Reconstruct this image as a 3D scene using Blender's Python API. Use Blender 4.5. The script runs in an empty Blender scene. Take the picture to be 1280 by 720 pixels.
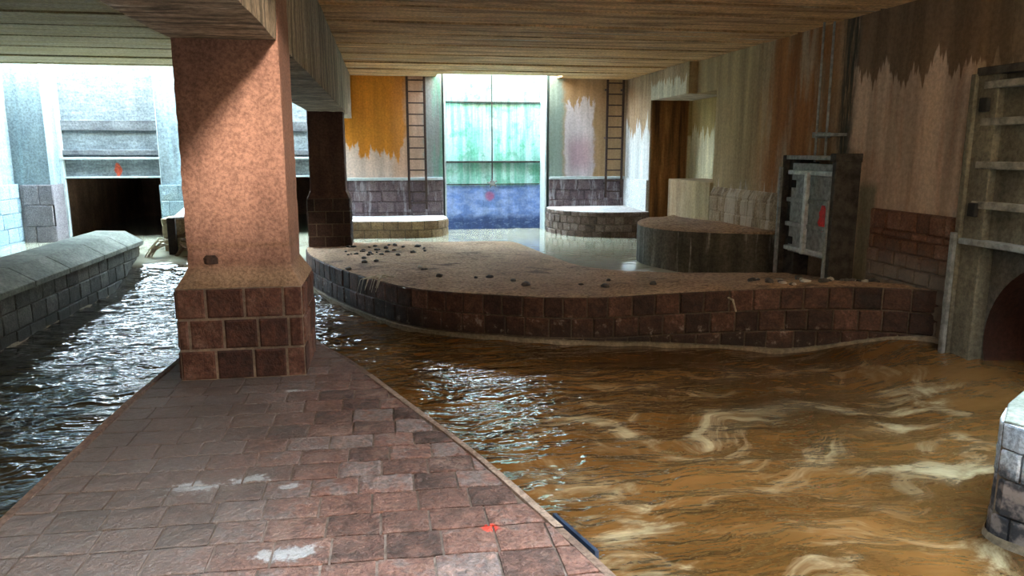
import bpy, bmesh, math, random
from mathutils import Vector, noise as mnoise
scene = bpy.context.scene
COL = scene.collection
R = random.Random(11)

# ------------------------------------------------------------------ node helper
class M:
    def __init__(s, name):
        s.mat = bpy.data.materials.new(name); s.mat.use_nodes = True
        s.nt = s.mat.node_tree; s.nt.nodes.clear()
        s.out = s.nt.nodes.new('ShaderNodeOutputMaterial')
        s.b = s.nt.nodes.new('ShaderNodeBsdfPrincipled')
        s.nt.links.new(s.b.outputs[0], s.out.inputs[0])
        s._p = None
    def put(s, inp, v):
        if hasattr(v, 'is_linked') or hasattr(v, 'links'): s.nt.links.new(v, inp)
        elif isinstance(v, (tuple, list)) and len(v) == 3 and inp.type == 'RGBA': inp.default_value = (*v, 1)
        else: inp.default_value = v
    def n(s, t): return s.nt.nodes.new(t)
    def pos(s):
        if s._p is None: s._p = s.n('ShaderNodeNewGeometry').outputs['Position']
        return s._p
    def math(s, op, a, b=0.0, clamp=False):
        x = s.n('ShaderNodeMath'); x.operation = op; x.use_clamp = clamp
        s.put(x.inputs[0], a); s.put(x.inputs[1], b); return x.outputs[0]
    def mul(s, a, b): return s.math('MULTIPLY', a, b)
    def add(s, a, b): return s.math('ADD', a, b)
    def sub(s, a, b): return s.math('SUBTRACT', a, b)
    def mapr(s, v, a, b, c=0.0, d=1.0):
        x = s.n('ShaderNodeMapRange'); x.interpolation_type = 'SMOOTHSTEP'
        for i, q in enumerate((v, a, b, c, d)): s.put(x.inputs[i], q)
        return x.outputs[0]
    def mix(s, f, a, b, mode='MIX'):
        x = s.n('ShaderNodeMix'); x.data_type = 'RGBA'; x.blend_type = mode
        s.put(x.inputs[0], f); s.put(x.inputs[6], a); s.put(x.inputs[7], b); return x.outputs[2]
    def vmul(s, v, k):
        x = s.n('ShaderNodeVectorMath'); x.operation = 'MULTIPLY'
        s.put(x.inputs[0], v); x.inputs[1].default_value = k; return x.outputs[0]
    def vadd(s, v, k):
        x = s.n('ShaderNodeVectorMath'); x.operation = 'ADD'
        s.put(x.inputs[0], v); s.put(x.inputs[1], k); return x.outputs[0]
    def xyz(s, v):
        x = s.n('ShaderNodeSeparateXYZ'); s.put(x.inputs[0], v); return x.outputs
    def comb(s, a, b, c):
        x = s.n('ShaderNodeCombineXYZ')
        for i, q in enumerate((a, b, c)): s.put(x.inputs[i], q)
        return x.outputs[0]
    def noise(s, v, scale=1.0, detail=4.0, rough=.55, dist=0.0, col=False):
        x = s.n('ShaderNodeTexNoise'); s.put(x.inputs['Vector'], v)
        x.inputs['Scale'].default_value = scale; x.inputs['Detail'].default_value = detail
        x.inputs['Roughness'].default_value = rough; x.inputs['Distortion'].default_value = dist
        return x.outputs['Color' if col else 0]
    def ramp(s, f, stops, interp='LINEAR'):
        x = s.n('ShaderNodeValToRGB'); s.put(x.inputs[0], f); e = x.color_ramp.elements
        x.color_ramp.interpolation = interp
        while len(e) < len(stops): e.new(.5)
        for q, (p, c) in zip(e, stops): q.position = p; q.color = (*c, 1)
        return x.outputs[0]
    def attr(s, name):
        x = s.n('ShaderNodeAttribute'); x.attribute_name = name; return x.outputs['Color']
    def bump(s, h, strength=.4, dist=.02, prev=None):
        x = s.n('ShaderNodeBump'); s.put(x.inputs['Height'], h)
        x.inputs['Strength'].default_value = strength; x.inputs['Distance'].default_value = dist
        if prev is not None: s.put(x.inputs['Normal'], prev)
        return x.outputs[0]
    def win(s, h, a, b, soft=.08):
        return s.mul(s.mapr(h, a - soft, a + soft), s.mapr(h, b + soft, b - soft))
    # 1 below a jagged drip line: h runs along the wall, z up
    def drip(s, h, z, z0, amp, freq=6., seed=0., soft=.03):
        n = s.noise(s.comb(s.mul(h, freq), seed, s.mul(z, .12)), 1., 3., .65)
        edge = s.add(z0, s.mul(s.sub(n, .5), amp * 2.5))
        return s.mapr(s.sub(edge, z), -soft, soft)
    def done(s, col, rough=.85, normal=None, spec=.3, metal=0.):
        s.put(s.b.inputs['Base Color'], col); s.put(s.b.inputs['Roughness'], rough)
        s.b.inputs['Specular IOR Level'].default_value = spec; s.b.inputs['Metallic'].default_value = metal
        if normal is not None: s.put(s.b.inputs['Normal'], normal)
        return s.mat

def concrete(name, c1, c2, layers=None, streak=.45, axis='v', bump=.35, rough=.88, spots=.35, fs=22):
    m = M(name); p = m.pos()
    big = m.noise(p, 1.3, 5, .6)
    col = m.mix(m.mapr(big, .36, .64), c1, c2)
    sv = (3.6, 3.6, .3) if axis == 'v' else (.7, 9, 9)
    st = m.noise(m.vmul(p, sv), 1., 4, .6)
    if layers: col = layers(m, p, col)
    k = m.mapr(st, .32, .72, 1 - streak * .8, 1 + streak * .5)
    col = m.mix(1., col, m.comb(k, k, k), 'MULTIPLY')
    fine = m.noise(p, fs, 5, .7)
    k2 = m.mapr(fine, .3, .7, 1 - spots, 1 + spots * .7)
    col = m.mix(1., col, m.comb(k2, k2, k2), 'MULTIPLY')
    nb = m.bump(m.add(fine, m.mul(m.noise(p, 6, 4), .8)), bump, .025)
    return m.done(col, rough, nb)

def stone(name, stops, tone=.5, extra=None, rough=.75, bump=.5):
    """masonry blocks: each block has its own tone in the attribute 'tone'"""
    m = M(name); p = m.pos(); t = m.xyz(m.attr('tone'))[0]
    n1 = m.noise(p, 9, 5, .65)
    f = m.add(m.mul(t, tone), m.mul(m.sub(n1, .5), 1.1))
    col = m.ramp(m.add(f, .5 - tone * .5), stops)
    fine = m.noise(p, 40, 4, .7)
    k = m.mapr(fine, .3, .7, .6, 1.35)
    col = m.mix(1., col, m.comb(k, k, k), 'MULTIPLY')
    if extra: col = extra(m, p, col)
    nb = m.bump(m.add(m.mul(n1, 1.2), fine), bump, .02)
    return m.done(col, rough, nb)

def plain(name, c, rough=.6, metal=0., var=.35, scale=14, spec=.4):
    m = M(name); p = m.pos(); n = m.noise(p, scale, 5, .65)
    k = m.mapr(n, .3, .7, 1 - var, 1 + var)
    return m.done(m.mix(1., c, m.comb(k, k, k), 'MULTIPLY'), rough, m.bump(n, .25, .01), spec, metal)

# ------------------------------------------------------------------ mesh helper
class MB:
    def __init__(s): s.v = []; s.f = []; s.t = []
    def add(s, vs, fs, tone=.5):
        o = len(s.v); s.v += [tuple(q) for q in vs]; s.t += [tone] * len(vs)
        s.f += [tuple(i + o for i in f) for f in fs]
    def box(s, x0, x1, y0, y1, z0, z1, tone=.5):
        s.add([(x, y, z) for z in (z0, z1) for y in (y0, y1) for x in (x0, x1)],
              [(0, 2, 3, 1), (4, 5, 7, 6), (0, 1, 5, 4), (2, 6, 7, 3), (0, 4, 6, 2), (1, 3, 7, 5)], tone)
        return s
    def tube(s, pts, r, n=8, tone=.5):
        pts = [Vector(q) for q in pts]; rings = []
        for i, q in enumerate(pts):
            d = (pts[min(i + 1, len(pts) - 1)] - pts[max(i - 1, 0)]).normalized()
            a = d.cross(Vector((0, 0, 1)) if abs(d.z) < .9 else Vector((1, 0, 0))).normalized(); b = d.cross(a)
            rr = r[i] if isinstance(r, (list, tuple)) else r
            rings += [q + (a * math.cos(k * 2 * math.pi / n) + b * math.sin(k * 2 * math.pi / n)) * rr for k in range(n)]
        fs = []
        for i in range(len(pts) - 1):
            for k in range(n):
                fs.append((i * n + k, i * n + (k + 1) % n, (i + 1) * n + (k + 1) % n, (i + 1) * n + k))
        fs.append(tuple(range(n))[::-1]); fs.append(tuple((len(pts) - 1) * n + k for k in range(n)))
        s.add(rings, fs, tone); return s
    def prism(s, poly, z0, z1, tone=.5):
        n = len(poly)
        s.add([(x, y, z0) for x, y in poly] + [(x, y, z1) for x, y in poly],
              [tuple(range(n))[::-1], tuple(range(n, 2 * n))] + [(i, (i + 1) % n, n + (i + 1) % n, n + i) for i in range(n)], tone)
        return s
    def grid(s, P, nu, nv, tone=.5):
        s.add([P(i / nu, j / nv) for j in range(nv + 1) for i in range(nu + 1)],
              [(j * (nu + 1) + i, j * (nu + 1) + i + 1, (j + 1) * (nu + 1) + i + 1, (j + 1) * (nu + 1) + i) for j in range(nv) for i in range(nu)], tone)
        return s
    def build(s, name, mat, parent=None, smooth=False, bevel=0., fix=True):
        me = bpy.data.meshes.new(name); me.from_pydata(s.v, [], s.f)
        a = me.color_attributes.new('tone', 'FLOAT_COLOR', 'POINT')
        buf = []
        for t in s.t: buf += [t, t, t, 1.]
        a.data.foreach_set('color', buf)
        if fix or bevel:
            bm = bmesh.new(); bm.from_mesh(me)
            if fix: bmesh.ops.recalc_face_normals(bm, faces=bm.faces)
            if bevel:
                es = [e for e in bm.edges if len(e.link_faces) == 2 and e.calc_face_angle(0) > .5]
                bmesh.ops.bevel(bm, geom=es, offset=bevel, segments=2, affect='EDGES', profile=.5)
            bm.to_mesh(me); bm.free()
        if smooth: me.shade_smooth()
        me.materials.append(mat)
        o = bpy.data.objects.new(name, me); COL.objects.link(o)
        if parent: o.parent = parent; o.matrix_parent_inverse.identity(); o.location = (0, 0, 0) if parent.parent else [-q for q in parent.location]
        return o

def thing(name, label, cat, loc=(0, 0, 0), group=None):
    o = bpy.data.objects.new(name, None); COL.objects.link(o); o.location = loc
    o.empty_display_size = .2
    return tag(o, label, cat, group)
def tag(o, label, cat, group=None):
    o['label'] = label; o['category'] = cat
    if group: o['group'] = group
    return o
def struct(o, kind='structure'): o['kind'] = kind; return o
def lab(o, label): o['label'] = label; return o

def smooth_line(pts, n):
    """Catmull-Rom resampled to n+1 points of equal arc length"""
    P = [Vector(q) for q in pts]; P = [P[0] * 2 - P[1]] + P + [P[-1] * 2 - P[-2]]; o = []
    for i in range(1, len(P) - 2):
        a, b, c, d = P[i - 1:i + 3]
        for k in range(24):
            t = k / 24
            o.append(.5 * (2 * b + (c - a) * t + (2 * a - 5 * b + 4 * c - d) * t * t + (3 * b - a - 3 * c + d) * t ** 3))
    o.append(P[-2]); L = [0]
    for i in range(1, len(o)): L.append(L[-1] + (o[i] - o[i - 1]).length)
    res = []; j = 0
    for k in range(n + 1):
        t = L[-1] * k / n
        while j < len(L) - 2 and L[j + 1] < t: j += 1
        u = (t - L[j]) / max(1e-9, L[j + 1] - L[j]); res.append(o[j].lerp(o[j + 1], u))
    return res, L[-1]

def blocks(mb, S, u0, u1, rows, bl, seed=0, gap=.012, bev=.014, prot=.012, rough=.005, keep=None, seg=.09, jit=.12, sink=.03):
    """raised stone blocks on the surface S(u,v)->(point,normal); rows = list of v edges"""
    r = random.Random(seed)
    for k in range(len(rows) - 1):
        va, vb = rows[k], rows[k + 1]; u = u0 - bl * (.5 if k % 2 else 0) - r.random() * .1 * bl
        while u < u1:
            l = bl * (1 + r.uniform(-jit, jit)); a, b = max(u, u0), min(u + l, u1); u += l
            if b - a < bl * .16: continue
            if keep and not keep((a + b) / 2, (va + vb) / 2): continue
            ua, ub, wa, wb = a + gap / 2, b - gap / 2, va + gap / 2, vb - gap / 2
            nu = max(2, int((ub - ua) / seg)); nv = max(2, int(abs(wb - wa) / seg))
            us = [ua, ua] + [ua + bev + (ub - ua - 2 * bev) * i / nu for i in range(nu + 1)] + [ub, ub]
            vs = [wa, wa] + [wa + bev + (wb - wa - 2 * bev) * i / nv for i in range(nv + 1)] + [wb, wb]
            d0 = prot + r.uniform(-.5, .6) * prot; vv = []; tx, ty = r.uniform(-.3, .3) * prot, r.uniform(-.3, .3) * prot
            for j, q in enumerate(vs):
                for i, w in enumerate(us):
                    p, nn = S(w, q)
                    if i in (0, len(us) - 1) or j in (0, len(vs) - 1): d = -sink
                    elif i in (1, len(us) - 2) or j in (1, len(vs) - 2): d = d0 * .35
                    else: d = d0 + tx * (2 * i / len(us) - 1) + ty * (2 * j / len(vs) - 1)
                    if d > -sink / 2: d += rough * mnoise.noise(Vector(p) * 14) * 1.6 + rough * mnoise.noise(Vector(p) * 5)
                    vv.append(Vector(p) + Vector(nn) * d)
            w = len(us)
            mb.add(vv, [(j * w + i, j * w + i + 1, (j + 1) * w + i + 1, (j + 1) * w + i) for j in range(len(vs) - 1) for i in range(w - 1)], r.random())
    return mb

def along(line, L, zt, out=1):
    """surface over a plan polyline: u = metres along, v = metres below the top edge zt(u)"""
    n = len(line) - 1
    def S(u, v):
        t = min(max(u / L, 0), 1) * n; i = min(int(t), n - 1)
        p = line[i].lerp(line[i + 1], t - i); d = (line[min(i + 2, n)] - line[max(i - 1, 0)]).normalized()
        return (p.x, p.y, zt(u) - v), (d.y * out, -d.x * out, 0)
    return S

def facing(o, ux, n):  # flat wall: origin, unit vector along u, normal; v is up
    o, ux, n = Vector(o), Vector(ux), Vector(n)
    return lambda u, v: (o + ux * u + Vector((0, 0, v)), n)

# ------------------------------------------------------------------ materials
W = (1, 1, 1)
def lay_right(m, p, col):
    x, y, z = m.xyz(p)
    yj = m.add(y, m.mul(m.sub(m.noise(m.comb(m.mul(y, 2), 0, m.mul(z, .7)), 3, 3), .5), .25))
    # beige far bay, orange middle bay
    col = m.mix(m.mul(m.win(yj, 9.7, 11.9, .5), m.mapr(m.noise(m.vmul(p, (1, 3, .5)), 1.2, 4), .38, .6)), col, (.34, .135, .04))
    col = m.mix(m.mul(m.win(yj, 11.6, 14.4, .6), .8), col, (.44, .33, .17))
    # brown damp head of the wall, pale dry plaster below a dripping edge
    up = m.sub(1., m.drip(y, z, 2.52, .55, 5.5, 3.))
    near = m.win(yj, 7.15, 9.25, .06)
    col = m.mix(m.mul(near, .85), col, (.55, .40, .30))
    col = m.mix(m.mul(m.mul(near, m.mapr(m.noise(m.vmul(p, (1, 4, .4)), 1.6, 4), .5, .68)), .6), col, (.46, .27, .18))
    col = m.mix(m.mul(m.mul(up, m.win(yj, 4.5, 9.2, .05)), .9), col, (.16, .095, .05))
    # pale lime runs rising from the ledge
    runs = m.drip(y, z, .72, 1.5, 3.6, 9.)
    col = m.mix(m.mul(m.mul(runs, m.win(y, 9.75, 13.3, .1)), .75), col, (.56, .47, .36))
    # dark mossy damp column
    moss = m.mul(m.win(yj, 9.18, 9.5, .06), m.mapr(m.noise(m.vmul(p, (2, 9, .8)), 2, 5), .3, .55))
    col = m.mix(m.mul(moss, .9), col, (.035, .045, .04))
    # old repair below, green-grey, by the small gate
    col = m.mix(m.mul(m.win(yj, 8.55, 8.95, .05), m.mapr(z, 1.25, 1.1)), col, (.24, .215, .15))
    # white lime on the panel over the recess
    col = m.mix(m.mul(m.mul(m.drip(y, z, 3.02, .3, 7., 5.), m.win(y, 14.4, 16.4, .03)), m.mapr(z, 2.68, 2.72)), col, (.62, .56, .45))
    # lime sheet on the last pier before the corner
    col = m.mix(m.mul(m.drip(y, z, 2.1, .9, 5., 2.), m.win(y, 16.4, 18.2, .03)), col, (.66, .66, .64))
    # recess: rusty brown cheek, cream back
    col = m.mix(m.mul(m.win(x, 6.0, 6.9, .03), m.win(y, 16.3, 16.5, .02)), col, m.ramp(m.noise(m.vmul(p, (5, 1, .4)), 1.6, 4), [(.35, (.07, .03, .012)), (.55, (.26, .11, .035)), (.7, (.42, .2, .07))]))
    col = m.mix(m.mul(m.win(x, 6.88, 7.1, .03), m.win(z, .8, 2.8, .1)), col, m.mix(m.drip(y, z, 2.0, .6, 6., 8.), (.42, .3, .12), (.66, .6, .4)))
    # near end: damp
    col = m.mix(m.mul(m.mapr(yj, 7.1, 6.6), .6), col, (.17, .13, .09))
    # wet tide line
    return m.mix(m.mul(m.mapr(m.add(z, m.mul(m.noise(p, 3, 3), .5)), .25, -.15), .75), col, (.05, .042, .03))
m_right = concrete('damp_right_concrete', (.42, .30, .19), (.34, .22, .125), lay_right, streak=.4, spots=.2)

def lay_back(m, p, col):
    x, y, z = m.xyz(p)
    x = m.add(x, m.mul(m.sub(m.noise(m.vmul(p, (1, 1, .8)), 3, 5, .65), .5), .3))
    col = m.mix(m.win(x, -.9, .98, .05), col, (.70, .54, .45))
    col = m.mix(m.mul(m.win(x, -.9, .58, .1), m.sub(1., m.drip(x, z, 1.6, 1.0, 2.6, 4., .06))), col, m.mix(m.noise(p, 2.2, 4), (.78, .33, .035), (.62, .22, .025)))
    col = m.mix(m.mul(m.win(x, .25, .98, .1), .45), col, (.45, .2, .07))
    col = m.mix(m.win(x, 1.0, 1.45, .04), col, (.33, .36, .36))
    col = m.mix(m.mul(m.win(x, 1.2, 1.6, .07), m.mapr(m.noise(m.vmul(p, (8, 1, .5)), 1.5, 3), .35, .6)), col, (.2, .42, .34))
    col = m.mix(m.win(x, 3.95, 4.4, .08), col, (.28, .36, .31))
    col = m.mix(m.win(x, 4.4, 5.9, .1), col, (.46, .3, .16))
    col = m.mix(m.mul(m.win(x, 4.42, 5.15, .04), m.drip(x, z, 2.75, .5, 9., 7.)), col, (.66, .6, .62))
    col = m.mix(m.mul(m.win(x, 4.5, 5.1, .15), m.win(z, 1.1, 1.9, .25)), col, (.52, .37, .42))
    return col
m_back = concrete('back_wall_concrete', (.5, .4, .3), (.4, .3, .2), lay_back, streak=.3, spots=.16)

def lay_left(m, p, col):
    x, y, z = m.xyz(p)
    st = m.mapr(m.noise(m.vmul(p, (6, 6, .4)), 1.2, 4), .5, .7)
    col = m.mix(m.mul(st, .6), col, (.3, .43, .48))
    col = m.mix(m.mul(m.win(z, 2.04, 2.28, .03), m.mapr(y, 18.22, 18.28)), col, m.ramp(m.noise(m.vmul(p, (8, 1, 30)), 1., 4), [(.35, (.1, .11, .125)), (.65, (.25, .27, .29))]))
    col = m.mix(m.mul(m.mapr(y, 18.2, 18.5), m.mapr(z, 1.2, .9)), col, m.mix(m.noise(p, 2.5, 4), (.08, .045, .03), (.36, .2, .13)))
    return col
m_left = concrete('pale_left_concrete', (.27, .34, .36), (.22, .28, .31), lay_left, streak=.25)

def lay_ceil(m, p, col):
    x, y, z = m.xyz(p)
    n = m.noise(m.vmul(p, (.35, 2.6, 1)), 1.6, 5, .65, .4)
    col = m.mix(m.mapr(n, .45, .62), col, (.33, .19, .085))
    col = m.mix(m.mul(m.mapr(x, -1.0, -1.6), .75), col, m.mix(m.mapr(n, .4, .6), (.30, .28, .14), (.46, .40, .25)))
    col = m.mix(m.mapr(m.noise(m.vmul(p, (.25, 5, 1)), 1.3, 3), .63, .7), col, (.5, .44, .32))
    return col
m_ceil = concrete('board_marked_ceiling', (.72, .45, .22), (.62, .36, .15), lay_ceil, streak=.2, axis='h')

def lay_beam(m, p, col):
    x, y, z = m.xyz(p)
    s = m.noise(m.vmul(p, (1, 6, .25)), 2., 4, .65)
    col = m.mix(m.mapr(s, .42, .6), col, (.15, .125, .09))
    return m.mix(m.mapr(m.noise(m.vmul(p, (1, 8, .3)), 2., 3), .6, .68), col, (.52, .46, .36))
m_beam = concrete('streaked_beam_concrete', (.44, .35, .25), (.34, .27, .19), lay_beam, streak=.3)

def lay_pil(m, p, col):
    x, y, z = m.xyz(p)
    col = m.mix(m.mul(m.mapr(m.noise(m.vmul(p, (1, 1, .6)), 5, 7, .75), .48, .66), .5), col, (.15, .078, .056))
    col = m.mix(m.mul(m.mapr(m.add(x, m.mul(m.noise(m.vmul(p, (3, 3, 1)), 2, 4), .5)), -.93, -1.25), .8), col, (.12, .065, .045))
    col = m.mix(m.mul(m.mapr(z, .85, .72), .6), col, (.44, .3, .18))
    return m.mix(m.mul(m.win(z, .93, .96, .02), .5), col, (.2, .11, .06))
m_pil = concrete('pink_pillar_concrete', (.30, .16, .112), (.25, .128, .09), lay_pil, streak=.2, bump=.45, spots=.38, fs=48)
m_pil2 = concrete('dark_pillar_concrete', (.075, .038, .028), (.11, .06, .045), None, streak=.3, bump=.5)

REDS = [(.1, (.03, .013, .01)), (.4, (.085, .033, .021)), (.62, (.13, .053, .034)), (.9, (.22, .115, .08))]
m_redstone = stone('red_brown_masonry', REDS)
def wetbase(z0, z1, c, k=.8):
    def f(m, p, col):
        z = m.xyz(p)[2]
        return m.mix(m.mul(m.mapr(m.add(z, m.mul(m.sub(m.noise(p, 5, 3), .5), .2)), z1, z0), k), col, c)
    return f
def setts_extra(m, p, col):
    x, y, z = m.xyz(p)
    # scuffed bright patches, dark blotches, greyer setts towards the left
    dust = m.mul(m.mapr(m.noise(p, 3.2, 7, .75, .6), .53, .68), .5)
    col = m.mix(dust, col, (.30, .19, .15)); col = m.mix(m.mul(m.mapr(m.noise(m.vadd(p, (7., 3., 0.)), 4.5, 7, .78, .5), .55, .66), .65), col, (.06, .04, .034))
    left_grey = m.mul(m.mapr(m.add(x, m.mul(m.noise(p, 2, 5, .65), 1.2)), .5, -.5), .75)
    col = m.mix(left_grey, col, (.15, .125, .11))
    for cx, cy, r in ((-.68, 3.62, .13), (-.95, 3.55, .22), (-.42, 2.86, .2), (-.5, 3.5, .08), (-.62, 5.0, .1)):
        d = m.math('SQRT', m.add(m.mul(m.sub(x, cx), m.sub(x, cx)), m.mul(m.mul(m.sub(y, cy), m.sub(y, cy)), 3.)))
        f = m.mapr(m.add(m.mul(d, 1 / r), m.mul(m.sub(m.noise(p, 11, 5, .7), .5), 3.2)), .65, .2)
        col = m.mix(m.mul(f, .7), col, (.42, .42, .42))
    d = m.math('SQRT', m.add(m.mul(m.sub(x, .41), m.sub(x, .41)), m.mul(m.mul(m.sub(y, 2.93), m.sub(y, 2.93)), 1.5)))
    f = m.mapr(m.add(m.mul(d, 1 / .05), m.mul(m.sub(m.noise(p, 30, 3), .5), 1.5)), 1., .5)
    return m.mix(m.mul(f, .85), col, (.75, .05, .025))
m_setts = stone('worn_red_setts', [(.1, (.05, .03, .025)), (.36, (.13, .066, .05)), (.6, (.20, .098, .073)), (.76, (.165, .125, .115)), (.95, (.28, .165, .13))], extra=setts_extra, rough=.58, bump=1., tone=.6)
m_mortar = concrete('pale_mortar', (.36, .27, .2), (.25, .19, .14), streak=.1)
m_mortar_dk = concrete('dirty_mortar', (.09, .065, .045), (.14, .11, .08), streak=.1)
m_silt = concrete('river_silt', (.44, .28, .17), (.35, .215, .13),
    lambda m, p, col: m.mix(m.mapr(m.noise(m.vmul(p, (1, 1.6, 1)), 1.1, 6, .68), .53, .66), col, (.16, .095, .06)), streak=.15, bump=.9, spots=.55)
m_dark_ms = stone('wet_dark_masonry', [(.1, (.018, .011, .009)), (.45, (.055, .025, .017)), (.7, (.10, .046, .03)), (.95, (.2, .10, .07))],
    extra=lambda m, p, col: m.mix(m.mul(m.mul(m.mapr(m.noise(p, 9, 5, .7), .56, .68), m.win(m.xyz(p)[2], -.75, -.5, .06)), .7), wetbase(-.8, -.5, (.028, .02, .016), .7)(m, p, col), (.3, .26, .22)), rough=.6)
m_footing = concrete('pale_footing', (.2, .165, .11), (.26, .21, .15), streak=.2)
m_grey_ms = stone('grey_green_masonry', [(.1, (.03, .03, .025)), (.5, (.075, .073, .06)), (.9, (.17, .165, .14))],
    extra=wetbase(-.75, -.45, (.035, .035, .03), .75))
m_coping = concrete('weathered_coping', (.24, .25, .21), (.17, .18, .15), streak=.2)
def white_runs(m, p, col):
    f = m.mapr(m.noise(m.vmul(p, (4, 4, .8)), 1.4, 5, .7), .5, .62)
    return m.mix(m.mul(f, .6), col, (.45, .43, .47))
m_back_ms = stone('purple_grey_masonry', [(.1, (.08, .06, .07)), (.5, (.14, .10, .11)), (.9, (.22, .17, .17))], tone=.35, extra=white_runs)
m_brown_ms = stone('red_dado_masonry', [(.1, (.06, .028, .018)), (.5, (.16, .065, .036)), (.9, (.26, .14, .09))], tone=.4,
    extra=lambda m, p, col: m.mix(m.mul(m.mapr(m.xyz(p)[2], .55, .1), .7), col, m.mix(m.noise(p, 6, 4), (.08, .07, .055), (.34, .31, .26))))
m_tan_ms = stone('tan_dado_masonry', [(.15, (.16, .10, .055)), (.5, (.33, .23, .13)), (.9, (.5, .38, .25))],
    extra=lambda m, p, col: m.mix(m.mul(m.mapr(m.noise(m.vmul(p, (4, 5, .3)), 1.3, 4), .48, .6), .7), col, (.6, .5, .38)))
m_pale_ms = stone('pale_blue_masonry', [(.1, (.2, .3, .35)), (.9, (.34, .44, .48))])
m_pier_dark = concrete('mossy_dark_concrete', (.11, .095, .07), (.075, .065, .05),
    lambda m, p, col: m.mix(m.mul(m.mapr(m.xyz(p)[0], 4.9, 4.3), .5), m.mix(m.mapr(m.noise(m.vmul(p, (6, 6, .5)), 1.5, 4), .56, .7), col, (.33, .31, .26)), (.3, .3, .27)), streak=.5)
m_ribg = plain('dirty_grey_steel', (.2, .18, .145), .7, 0., .5, 8)
m_black = plain('dark_void', (.012, .011, .01), .9)
m_steel_dk = plain('dark_gate_steel', (.045, .038, .032), .75, 0., .5, 9, .2)
m_steel_gy = plain('weathered_grey_steel', (.24, .24, .225), .55, .2, .35)
m_steel_lt = plain('pale_grey_steel', (.45, .45, .43), .5, .2, .3)
m_steel_ol = concrete('olive_gate_steel', (.17, .15, .105), (.12, .105, .075), streak=.4)
m_lighttrim = plain('limewashed_steel', (.5, .56, .56), .6, 0, .12)
m_rust = plain('rusty_ladder_iron', (.06, .035, .028), .75, .2, .4, 30)
m_redpaint = plain('red_paint', (.75, .03, .03), .6, 0, .2, 30)
def lay_leaf(m, p, col):
    x, y, z = m.xyz(p)
    s = m.noise(m.vmul(p, (6, 1, .35)), 1.3, 5, .65)
    up = m.mix(m.mapr(s, .4, .62), (.2, .54, .42), (.45, .70, .66))
    up = m.mix(m.mul(m.mapr(m.noise(p, 2.2, 5, .7), .5, .62), .6), up, (.08, .34, .2))
    lo = m.mix(m.mapr(m.noise(m.vmul(p, (2, 1, 4)), 1.4, 5), .4, .62), (.16, .26, .58), (.3, .4, .7))  # lower zone of the leaf is blue
    lo = m.mix(m.mapr(m.add(z, m.mul(m.noise(p, 5, 4), .25)), .2, .0), lo, m.mix(m.mapr(m.noise(m.vmul(p, (1, 1, 2.5)), 5, 5, .7), .5, .7), (.05, .09, .24), (.22, .3, .5)))
    f = m.drip(x, z, .74, .05, 8., 1.)
    c = m.mix(f, up, lo)
    d = m.math('SQRT', m.add(m.mul(m.sub(x, 2.62), m.sub(x, 2.62)), m.mul(m.sub(z, .47), m.sub(z, .47))))
    return m.mix(m.mul(m.mapr(m.add(d, m.mul(m.noise(p, 9, 3), .1)), .2, .12), .6), c, (.6, .1, .2))
m_leaf = concrete('algae_green_gate_leaf', (.4, .6, .5), (.4, .6, .5), lay_leaf, streak=.25, rough=.5, bump=.2, spots=.2)
def lay_lgate(m, p, col):
    x, y, z = m.xyz(p)
    c = m.mix(m.mapr(m.noise(m.vmul(p, (1.5, 1, 9)), 1.5, 5, .65), .42, .62), (.19, .22, .24), (.26, .30, .32))
    d = m.math('SQRT', m.add(m.mul(m.mul(m.sub(x, -5.84), m.sub(x, -5.84)), 3.), m.mul(m.sub(z, 1.17), m.sub(z, 1.17))))
    return m.mix(m.mapr(m.add(d, m.mul(m.noise(p, 8, 4), .22)), .27, .22), c, (.75, .12, .06))
m_lgate = concrete('pale_worn_gate_panel', W, W, lay_lgate, streak=.2, rough=.6)
m_lgrib = concrete('grimy_gate_rib', (.10, .105, .115), (.2, .21, .22), streak=.3, axis='h')
m_debris = concrete('driftwood_bark', (.22, .13, .07), (.13, .075, .04), streak=.4)
m_straw = plain('pale_straw', (.52, .44, .32), .85)
m_pebble = plain('wet_pebble', (.06, .05, .042), .6, 0, .6, 9)
m_pebble_lt = plain('pale_pebble', (.42, .37, .31), .7, 0, .4, 9)
m_tan = concrete('tan_rubble', (.45, .34, .2), (.33, .23, .13), streak=.3)
m_blue = plain('blue_black_steel', (.02, .032, .06), .45, .2)

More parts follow.
